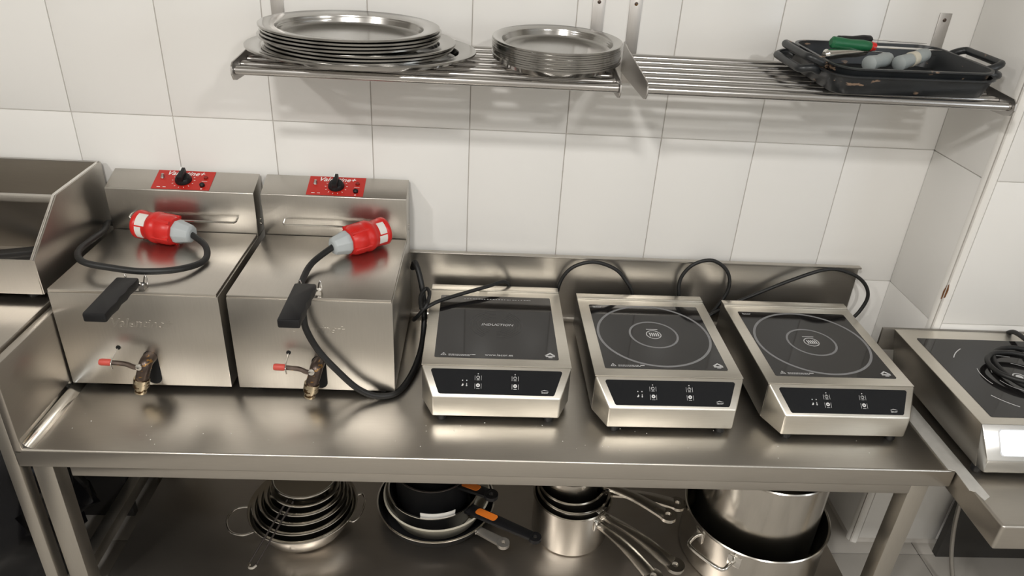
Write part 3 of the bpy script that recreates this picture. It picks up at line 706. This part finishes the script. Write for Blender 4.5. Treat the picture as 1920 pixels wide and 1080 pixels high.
def platter_mesh(a, b, h=0.020, rim=0.034):
    return MB().lathe([(rim + 0.034, 0), (rim + 0.012, 0.0), (rim + 0.004, 0.003), (rim, h - 0.002), (0.002, h + 0.0025), (0.0, h + 0.001), (0.0, h + 0.0045), (0.0025, h + 0.0052), (rim - 0.001, h), (rim + 0.004, 0.0055), (rim + 0.012, 0.0012), (rim + 0.034, 0.0012)], a, b, seg=72)
tilt = math.atan(SL)
def platter(name, cx, cy, z, a, b, rz, label, cat, group, h=0.02, rim=0.034, mesh=None, tx=0.0):
    if mesh is None:
        o = platter_mesh(a, b, h, rim).build(name, M['platter'], smooth=35)
    else:
        o = bpy.data.objects.new(name, mesh.data); C.objects.link(o)
    o.location = (cx, cy, z); o.rotation_euler = (tilt + tx, 0, rz)
    return tag(o, label, cat, group)
pz = zsurf(-0.18)
platter('oval_platter', -0.279, -0.187, pz + 0.0006, 0.233, 0.158, 0.0, 'largest oval steel platter, at the bottom of the stack on the shelf', 'platter', 'oval platters on the shelf', 0.018, 0.036)
q = None
lab = ['seventh', 'sixth', 'fifth', 'fourth', 'third', 'second', 'topmost']
for k in range(7):
    big = k < 3
    cx = (-0.288 if big else -0.300) + [0, 0.006, 0.010, -0.004, 0, 0.002, -0.002][k]
    o = platter('oval_platter', cx, -0.190 + 0.001 * k, pz + 0.0026 + 0.0065 * k, 0.190 if big else 0.181, 0.146 if big else 0.142, R(-2 if big else -3), ('oval steel platter, %s from the top of the oval stack' % lab[k]) if k < 6 else 'topmost oval steel platter of the stack on the left shelf', 'platter', 'oval platters on the shelf', 0.018, 0.033, q if k not in (0, 3) else None)
    if k in (0, 3): q = o
ordn = ['ninth', 'eighth', 'seventh', 'sixth', 'fifth', 'fourth', 'third', 'second', 'top']
q = None
for k in range(9):
    o = platter('round_plate', 0.119 + random.uniform(-.0015, .0015) + (0.0015 if k == 8 else 0), -0.176 + random.uniform(-.001, .001), pz + 0.0006 + 0.0042 * k, 0.1335, 0.1335, 0, ('round steel plate, %s from the top of the round stack' % ordn[k]) if k < 8 else 'uppermost round steel plate of the round stack by the shelf bracket', 'plate', 'round plates on the shelf', 0.017, 0.020, q)
    if q is None: q = o

# ---- roasting tins and the knives in them
def tin(cx, cy, z, w, d, h, rz, label, hz):
    t_ = thing('roasting_tin', label, 'roasting tin', (cx, cy, z), rz, group='black roasting tins')
    t_.rotation_euler = (tilt, 0, rz)
    L1 = lambda o, zz, r: rrect(-w / 2 + o, w / 2 - o, -d / 2 + o, d / 2 - o, r, zz, 6)
    MB().loft([L1(0.020, 0, 0.03), L1(0.016, 0.002, 0.034), L1(0.005, h - 0.004, 0.045), L1(0.0, h - 0.003, 0.05), L1(0.0, h, 0.05), L1(0.007, h, 0.043), L1(0.018, 0.004, 0.032), L1(0.024, 0.002, 0.026)]).build('pan', M['enamel'], t_, smooth=50)
    for s in (-1, 1):
        x = s * (w / 2 - 0.003)
        MB().tube([(x, -0.062, h - 0.010), (x + s * 0.016, -0.066, h - 0.003), (x + s * 0.036, -0.060, h + hz), (x + s * 0.040, -0.040, h + hz), (x + s * 0.040, 0.040, h + hz), (x + s * 0.036, 0.060, h + hz), (x + s * 0.016, 0.066, h - 0.003), (x, 0.062, h - 0.010)], 0.0078, 10, 5).build('handle', M['enamel'], t_)
    return t_
tx_, ty_, tz_ = 0.820, -0.172, zsurf(-0.172) + 0.0006
tin(tx_, ty_ + 0.002, tz_, 0.362, 0.270, 0.040, R(3.5), 'lower black roasting tin, nested under the one with the knives', -0.006)
tin(tx_ + 0.004, ty_, tz_ + 0.0052, 0.346, 0.252, 0.048, R(3.5), 'upper black roasting tin holding the knives on the right shelf', 0.004)

def knife(name, label, p0, p1, p2, r, mat, bladew, ring=None, cat='knife'):
    p0, p1, p2 = Vector(p0), Vector(p1), Vector(p2)
    k = thing(name, label, cat, tuple(p0), group='knives in the roasting tin')
    ax = p1 - p0; ln = ax.length
    MB().rev([(r * .55, 0), (r * 1.0, ln * .05), (r * .95, ln * .2), (r * .82, ln * .45), (r * .95, ln * .75), (r * .8, ln * .95), (r * .5, ln)], p0, ax, 16).build('handle', mat, k, True)
    if ring: MB().rev([(r * .78, ln * .94), (r * .84, ln * .95), (r * .70, ln * 1.06), (r * .4, ln * 1.07)], p0, ax, 16).build('collar', ring, k, True)
    d = (p2 - p1).normalized(); sd = d.cross(Vector((0, 0, 1))).normalized(); nn = sd.cross(d)
    a, b = p1 - d * 0.002, p2; v = []
    for n_ in (-0.0006, 0.0006):
        v += [a + sd * bladew * .5 + nn * n_, a - sd * bladew * .5 + nn * n_, (a * .3 + b * .7) - sd * bladew * .45 + nn * n_, b + nn * n_ * .3, (a * .3 + b * .7) + sd * bladew * .5 + nn * n_]
    MB().add(v, [(0, 1, 2, 3, 4), (9, 8, 7, 6, 5)] + [(i, (i + 1) % 5, 5 + (i + 1) % 5, 5 + i) for i in range(5)]).build('blade', M['chrome'], k, True)
    return k
knife('green_handled_knife', 'long knife with green handle and red collar, across the roasting tin', (0.675, -0.205, 1.405), (0.768, -0.196, 1.3985), (0.935, -0.170, 1.394), 0.0118, M['green'], 0.022, M['red'])
knife('black_handled_knife', 'black-handled knife lying behind the green-handled one', (0.712, -0.150, 1.400), (0.800, -0.122, 1.402), (0.946, -0.085, 1.3935), 0.010, M['black'], 0.018)
knife('steel_handled_knife', 'knife with polished steel handle lying under the green-handled one', (0.660, -0.222, 1.3815), (0.765, -0.185, 1.388), (0.84, -0.155, 1.380), 0.0115, M['chrome'], 0.012)
for i, (p0, p1, p2) in enumerate((((0.735, -0.262, 1.3755), (0.800, -0.215, 1.380), (0.835, -0.195, 1.375)), ((0.800, -0.252, 1.376), (0.882, -0.205, 1.391), (0.915, -0.185, 1.385)))):
    k = knife('grey_handled_peeler', ['grey-handled peeler with the plain thick grip, in the tin', 'grey-handled peeler with a cream sticker on its grip'][i], p0, p1, p2, 0.0155, M['blobgrey'], 0.012, cat='peeler')
    if i: MB().rev([(0.0150, 0.040), (0.0153, 0.041), (0.0140, 0.057), (0.0125, 0.058)], p0, Vector(p1) - Vector(p0), 14).build('sticker', M['cream'], k, True)

# ================================================================== UNDER THE TABLE
US = 0.16
def bowl_mesh(r, h, rb, z0, flare=0.012):
    pr = [(r - rb * .5, 0), (r - rb, 0)]
    n = 8
    for k in range(1, n + 1):
        t_ = k / n; pr.append(((r - flare - rb) * (1 - math.sin(t_ * math.pi / 2)) + flare, h * (1 - math.cos(t_ * math.pi / 2)) * 0.98))
    pr += [(0.001, h), (0, h + 0.001), (0.001, h + 0.003), (flare * .9, h + 0.0015)]
    for k in range(n, 0, -1):
        t_ = k / n; pr.append(((r - flare - rb) * (1 - math.sin(t_ * math.pi / 2)) + flare + 0.0013, h * (1 - math.cos(t_ * math.pi / 2)) * 0.98 + 0.001))
    pr += [(r - rb, 0.0015), (r - rb * .5, 0.0015)]
    return MB().lathe(pr, r, seg=64)
bc = (-0.452, -0.350)
bs = thing('steel_basin', 'wide steel basin with two wire loop handles under the stacked bowls', 'basin', (*bc, US))
bowl_mesh(0.136, 0.082, 0.062, 0).build('basin', M['pot'], bs)
MB().lathe([(0.004, 0), (0.0, 0), (0.0, 0.006), (0.004, 0.006)], 0.066).build('foot_ring', M['pot'], bs)
for a, ex in ((205, 1.0), (-4, 0.45)):
    u = Vector((math.cos(R(a)), math.sin(R(a)), 0)); w = Vector((-u.y, u.x, 0))
    q_ = lambda e, d, z: u * (0.130 + e * ex) + w * d + Vector((0, 0, z))
    MB().tube([q_(0, 0.045, .081), q_(0.025, 0.047, .083), q_(0.048, 0.028, .083), q_(0.054, 0, .083), q_(0.048, -0.028, .083), q_(0.025, -0.047, .083), q_(0, -0.045, .081)], 0.0025, 8, 5).build('loop_handle', M['chrome'], bs)
for i, (r, h, z, lbl) in enumerate(((0.124, 0.085, 0.014, 'widest steel bowl, nested directly in the wire-handled basin'), (0.111, 0.082, 0.032, 'second widest steel bowl nested in the basin'), (0.099, 0.078, 0.050, 'mid-sized steel bowl third up in the basin'), (0.087, 0.07, 0.072, 'smallest steel bowl, on top of the nested bowls'))):
    o = bowl_mesh(r, h, r * 0.48, 0).build('mixing_bowl', M['pot'])
    o.location = (bc[0] + 0.003 * i, bc[1] + 0.004 * i, US + z); tag(o, lbl, 'bowl', 'nested steel bowls')
sk = thing('wire_strainer', 'round strainer with a long dark double-wire handle over the bowls', 'strainer', (-0.444, -0.335, US + 0.16))
s0 = Vector((-0.444, -0.335, US + 0.163))
MB().tube([s0 + Vector((0.078 * math.cos(R(a)), 0.078 * math.sin(R(a)), 0)) for a in range(0, 360, 15)], 0.0028, 8, 2, True).build('rim', M['chrome'], sk, True)
ms = MB(); lp = []
for j in range(7):
    t_ = j / 6; rr = 0.077 * math.cos(t_ * 1.35)
    lp.append([(s0.x + rr * math.cos(2 * math.pi * k / 40), s0.y + rr * math.sin(2 * math.pi * k / 40), s0.z - 0.042 * math.sin(t_ * 1.35)) for k in range(40)])
ms.loft(lp).build('bowl', M['pot'], sk, True)
e0 = Vector((-0.519, -0.556, US + 0.098)); d0 = (e0 - s0).normalized(); sw = d0.cross(Vector((0, 0, 1))).normalized()
for s in (-1, 1):
    MB().tube([s0 + d0 * 0.074 + sw * 0.008 * s, s0 + d0 * 0.15 + sw * 0.008 * s, e0 + sw * 0.009 * s], 0.0024, 8, 4).build('handle_wire', M['darkwire'], sk, True)
MB().tube([e0 - sw * 0.0095, e0 + d0 * 0.007 - sw * 0.006, e0 + d0 * 0.010, e0 + d0 * 0.007 + sw * 0.006, e0 + sw * 0.0095], 0.0032, 8, 4).build('handle_end', M['chrome'], sk, True)
for s in (0, 1):
    aa = R(28 + 12 * s)
    MB().tube([s0 + Vector((0.077 * math.cos(aa), 0.077 * math.sin(aa), 0)), s0 + Vector((0.094 * math.cos(aa), 0.094 * math.sin(aa), 0.004)), s0 + Vector((0.097 * math.cos(aa + .09), 0.097 * math.sin(aa + .09), 0.001))], 0.0024, 6, 4).build('rest_hook', M['chrome'], sk, True)

def bar_handle(parent, c, ang, r0, r1, z0, z1, w0, w1, th, mat, name='handle', eye=True, arch=0.0):
    """flat tapering bar handle from radius r0 to r1 with an eye at the end, all in world space"""
    u = Vector((math.cos(R(ang)), math.sin(R(ang)), 0)); s = Vector((-u.y, u.x, 0)); c = Vector((c[0], c[1], 0))
    n = 8; loops = []
    for k in range(n + 1):
        t_ = k / n; r = r0 + (r1 - r0) * t_; z = z0 + (z1 - z0) * t_ + arch * math.sin(math.pi * t_); w = w0 + (w1 - w0) * t_
        p = c + u * r
        loops.append([tuple(p + s * a * w + Vector((0, 0, z + b * th))) for a, b in ((-.5, -.3), (-.35, -.5), (.35, -.5), (.5, -.3), (.5, .3), (.35, .5), (-.35, .5), (-.5, .3))])
    m = MB().loft(loops)
    if eye:
        e = c + u * (r1 + w1 * 0.25)
        m.ring(w1 * 0.22, w1 * 0.62, z1 - th * .42, z1 + th * .42, (e.x, e.y), 24)
    return m.build(name, mat, parent, True)

def pan(name, c, z, r, h, mat, rimmat, label, ang, hl, hm, hz, insert=None, slope=0.022, w=(0.022, 0.026), end=0.0):
    p = thing(name, label, 'frying pan', (c[0], c[1], z), group='nested frying pans')
    pr = [(r * .5, 0), (slope + 0.004, 0), (slope, 0.003), (0.0015, h - 0.002), (0.0, h), (0.003, h), (slope + 0.002, 0.005), (slope + 0.006, 0.003), (r * .5, 0.003)]
    MB().lathe(pr, r, seg=64).build('pan', mat, p)
    MB().lathe([(0.0040, h - 0.0005), (-0.0008, h - 0.0015), (-0.0008, h + 0.0012), (0.0028, h + 0.0012)][0:0] + [(0.0032, h + 0.0001), (-0.0008, h - 0.001), (-0.0008, h + 0.0010), (0.0028, h + 0.0010), (0.0032, h + 0.0001)], r, seg=64)
    rm = MB().ring(r - 0.0032, r + 0.0008, h - 0.0012, h + 0.0011, (0, 0), 64); rm.build('rim', rimmat, p)
    ho = bar_handle(p, c, ang, r - 0.004, r + hl, z + h - 0.010, z + h + hz, w[0], w[1], 0.012, hm, eye=True)
    u = Vector((math.cos(R(ang)), math.sin(R(ang)), 0))
    for s in (-1, 1):
        e = Vector((c[0], c[1], z + h - 0.012)) + u * (r - 0.001) + Vector((-u.y, u.x, 0)) * 0.009 * s
        MB().rev([(0.004, 0), (0.003, 0.002)], e, u, 10).build('rivet', M['chrome'], p, True)
    if insert:
        t0, t1 = insert
        f0 = Vector((c[0], c[1], 0)) + u * (r + hl * (t0 + t1) / 2)
        za = z + h - 0.010 + (hz + 0.010) * ((t0 + t1) / 2)
        ll = hl * (t1 - t0) / 2
        Fm = frame((f0.x, f0.y, za + 0.0056), (u.x, u.y, (hz + 0.010) / hl), (-u.y, u.x, 0))
        MB().loft([rrect(-ll, ll, -0.0105, 0.0105, 0.007, 0), rrect(-ll, ll, -0.0105, 0.0105, 0.007, 0.0022)]).tf(Fm).build('insert', M['orange'], ho, True)
    return p
pc = (-0.118, -0.283)
pan('frying_pan', pc, US + 0.0005, 0.156, 0.046, M['nonstick'], M['chrome'], 'widest black frying pan, lowest of the nested pans', -42, 0.075, M['hose'], 0.006)
pan('frying_pan', (pc[0] + 0.002, pc[1]), US + 0.010, 0.140, 0.060, M['cream'], M['cream'], 'cream-coloured frying pan nested in the widest black pan', 60, 0.06, M['black'], 0.004, slope=0.026)
pan('frying_pan', (pc[0] - 0.006, pc[1] + 0.001), US + 0.018, 0.120, 0.070, M['nonstick'], M['chrome'], 'black frying pan with shiny rim and long black handle with orange inlay', -37, 0.195, M['black'], 0.022, (0.12, 0.44), slope=0.016, w=(0.034, 0.025))
pan('frying_pan', (pc[0] - 0.010, pc[1] + 0.006), US + 0.040, 0.101, 0.116, M['nonstick'], M['darkwire'], 'small deep black frying pan with short orange-inlaid handle', -38, 0.085, M['black'], 0.012, (0.02, 0.66), slope=0.008, w=(0.034, 0.028))
pan('frying_pan', (pc[0] - 0.012, pc[1] + 0.012), US + 0.080, 0.088, 0.092, M['nonstick'], M['darkwire'], 'smallest black frying pan on top of the nested pans', 50, 0.09, M['black'], 0.01, slope=0.010)
lb = MB(); v = []; fc = []
for k in range(13):
    a = R(-104 + 46 * k / 12)
    for rr, z in ((0.1110, 0.078), (0.1140, 0.100), (0.1128, 0.100), (0.1098, 0.078)): v.append((pc[0] - 0.006 + rr * math.cos(a), pc[1] + 0.001 + rr * math.sin(a), US + z))
for k in range(12):
    for q_ in range(4): fc.append((4 * k + q_, 4 * k + (q_ + 1) % 4, 4 * k + 4 + (q_ + 1) % 4, 4 * k + 4 + q_))
fc += [(0, 1, 2, 3), (51, 50, 49, 48)]
tag(lb.add(v, fc).build('paper_strip', M['paper'], loc=(pc[0], pc[1] - 0.11, US + 0.06)), 'white paper strip tucked inside the shiny-rimmed black pan', 'paper')
rg_ = MB().loft([[(0.018, -0.240, US + 0.118), (0.050, -0.228, US + 0.118), (0.060, -0.195, US + 0.13), (0.030, -0.190, US + 0.135)], [(0.018, -0.240, US + 0.122), (0.050, -0.228, US + 0.122), (0.060, -0.195, US + 0.134), (0.030, -0.190, US + 0.139)]])
tag(rg_.build('paper_tag', M['paper'], loc=(0.04, -0.21, US + 0.118)), 'small white paper tag beside the orange pan inlays', 'paper')

def saucepan(name, c, z, r, h, ang, hl, label, hz=0.0, plate=False, twist=0):
    p = thing(name, label, 'saucepan', (c[0], c[1], z), group='stacked saucepans')
    pr = [(r * .5, 0), (0.006, 0), (0.0015, 0.004), (0.001, 0.008), (0.001, h - 0.004), (-0.003, h - 0.001), (-0.003, h + 0.001), (0.003, h), (0.0035, 0.006), (0.008, 0.003), (r * .5, 0.003)]
    MB().lathe(pr, r, seg=64).build('pan', M['pot'], p)
    hd = bar_handle(p, c, ang, r + 0.004, r + hl, z + h - 0.030, z + h - 0.030 + hz, 0.020, 0.036, 0.011, M['pot'], arch=0.010)
    u = Vector((math.cos(R(ang)), math.sin(R(ang)), 0)); s = Vector((-u.y, u.x, 0))
    o_ = Vector((c[0], c[1], z + h - 0.030)) + u * (r - 0.002)
    MB().box(-0.017, 0.017, -0.014, 0.014, 0, 0.005).tf(frame(o_, s, (0, 0, 1))).build('bracket', M['chrome'], p, True, bevel=0.002)
    return p
sc = (0.237, -0.337)
saucepan('saucepan', sc, US + 0.0005, 0.100, 0.128, -53, 0.175, 'largest steel saucepan, standing at the bottom of the stack', -0.012)
saucepan('saucepan', (sc[0] + 0.001, sc[1] + 0.002), US + 0.045, 0.092, 0.098, -43, 0.205, 'steel saucepan second from the bottom of the stack, long bright handle', -0.012)
saucepan('saucepan', (sc[0] - 0.004, sc[1] + 0.012), US + 0.085, 0.0855, 0.072, -8, 0.18, 'steel saucepan second from the top of the stack', -0.008)
saucepan('saucepan', (sc[0] - 0.008, sc[1] + 0.022), US + 0.122, 0.075, 0.075, -24, 0.175, 'smallest steel saucepan on top of the stack', -0.03)

def stockpot(name, c, z, r, h, label, angs, hz):
    p = thing(name, label, 'stock pot', (c[0], c[1], z), group='stock pots')
    pr = [(r * .5, 0), (0.008, 0), (0.002, 0.004), (0.0012, 0.010), (0.0012, h - 0.005), (-0.0022, h - 0.003), (-0.003, h), (-0.0005, h + 0.0025), (0.003, h), (0.0035, 0.008), (0.009, 0.003), (r * .5, 0.003)]
    MB().lathe(pr, r, seg=80).build('pot', M['pot'], p)
    for a in angs:
        u = Vector((math.cos(R(a)), math.sin(R(a)), 0)); s = Vector((-u.y, u.x, 0)); cc = Vector((c[0], c[1], z + hz))
        for k in (-1, 1):
            a2 = a + k * math.degrees(0.052 / r); u2 = Vector((math.cos(R(a2)), math.sin(R(a2)), 0)); s2 = Vector((-u2.y, u2.x, 0))
            MB().box(-0.016, 0.016, -0.016, 0.016, 0, 0.0035).tf(frame(cc + u2 * (r - 0.002), s2, (0, 0, 1))).build('bracket', M['chrome'], p, True, bevel=0.0012)
        e1, e2 = cc + u * (r * math.cos(0.052 / r)) + s * 0.052, cc + u * (r * math.cos(0.052 / r)) - s * 0.052
        MB().tube([e1, e1 + u * 0.022 + Vector((0, 0, .004)), e1 + u * 0.045 - s * 0.006, e1 * .5 + e2 * .5 + u * 0.050, e2 + u * 0.045 + s * 0.006, e2 + u * 0.022 + Vector((0, 0, .004)), e2], 0.0048, 10, 5).build('loop_handle', M['chrome'], p, True)
    return p
stockpot('stock_pot', (0.700, -0.388), US + 0.0005, 0.176, 0.140, 'wide low steel stock pot with the taller pot standing in it', (-140, 40), 0.110)
stockpot('stock_pot', (0.704, -0.378), US + 0.004, 0.150, 0.312, 'tall steel stock pot standing inside the wide low one', (95,), 0.245)

# crumbs left on the steel
cr = MB()
for k in range(46):
    x, y = random.uniform(-0.88, 0.9), random.choice([random.uniform(-0.575, -0.50), random.uniform(-0.56, -0.47)])
    r = random.uniform(0.0006, 0.0016)
    cr.rev([(r * .5, 0), (r, r * .4), (r * .4, r)], (x, y, ZT), (0, 0, 1), 6)
tag(cr.build('crumbs', M['paper'], loc=(0, -0.53, ZT)), 'tiny pale crumbs scattered along the front of the steel table', 'crumbs', kind='stuff')
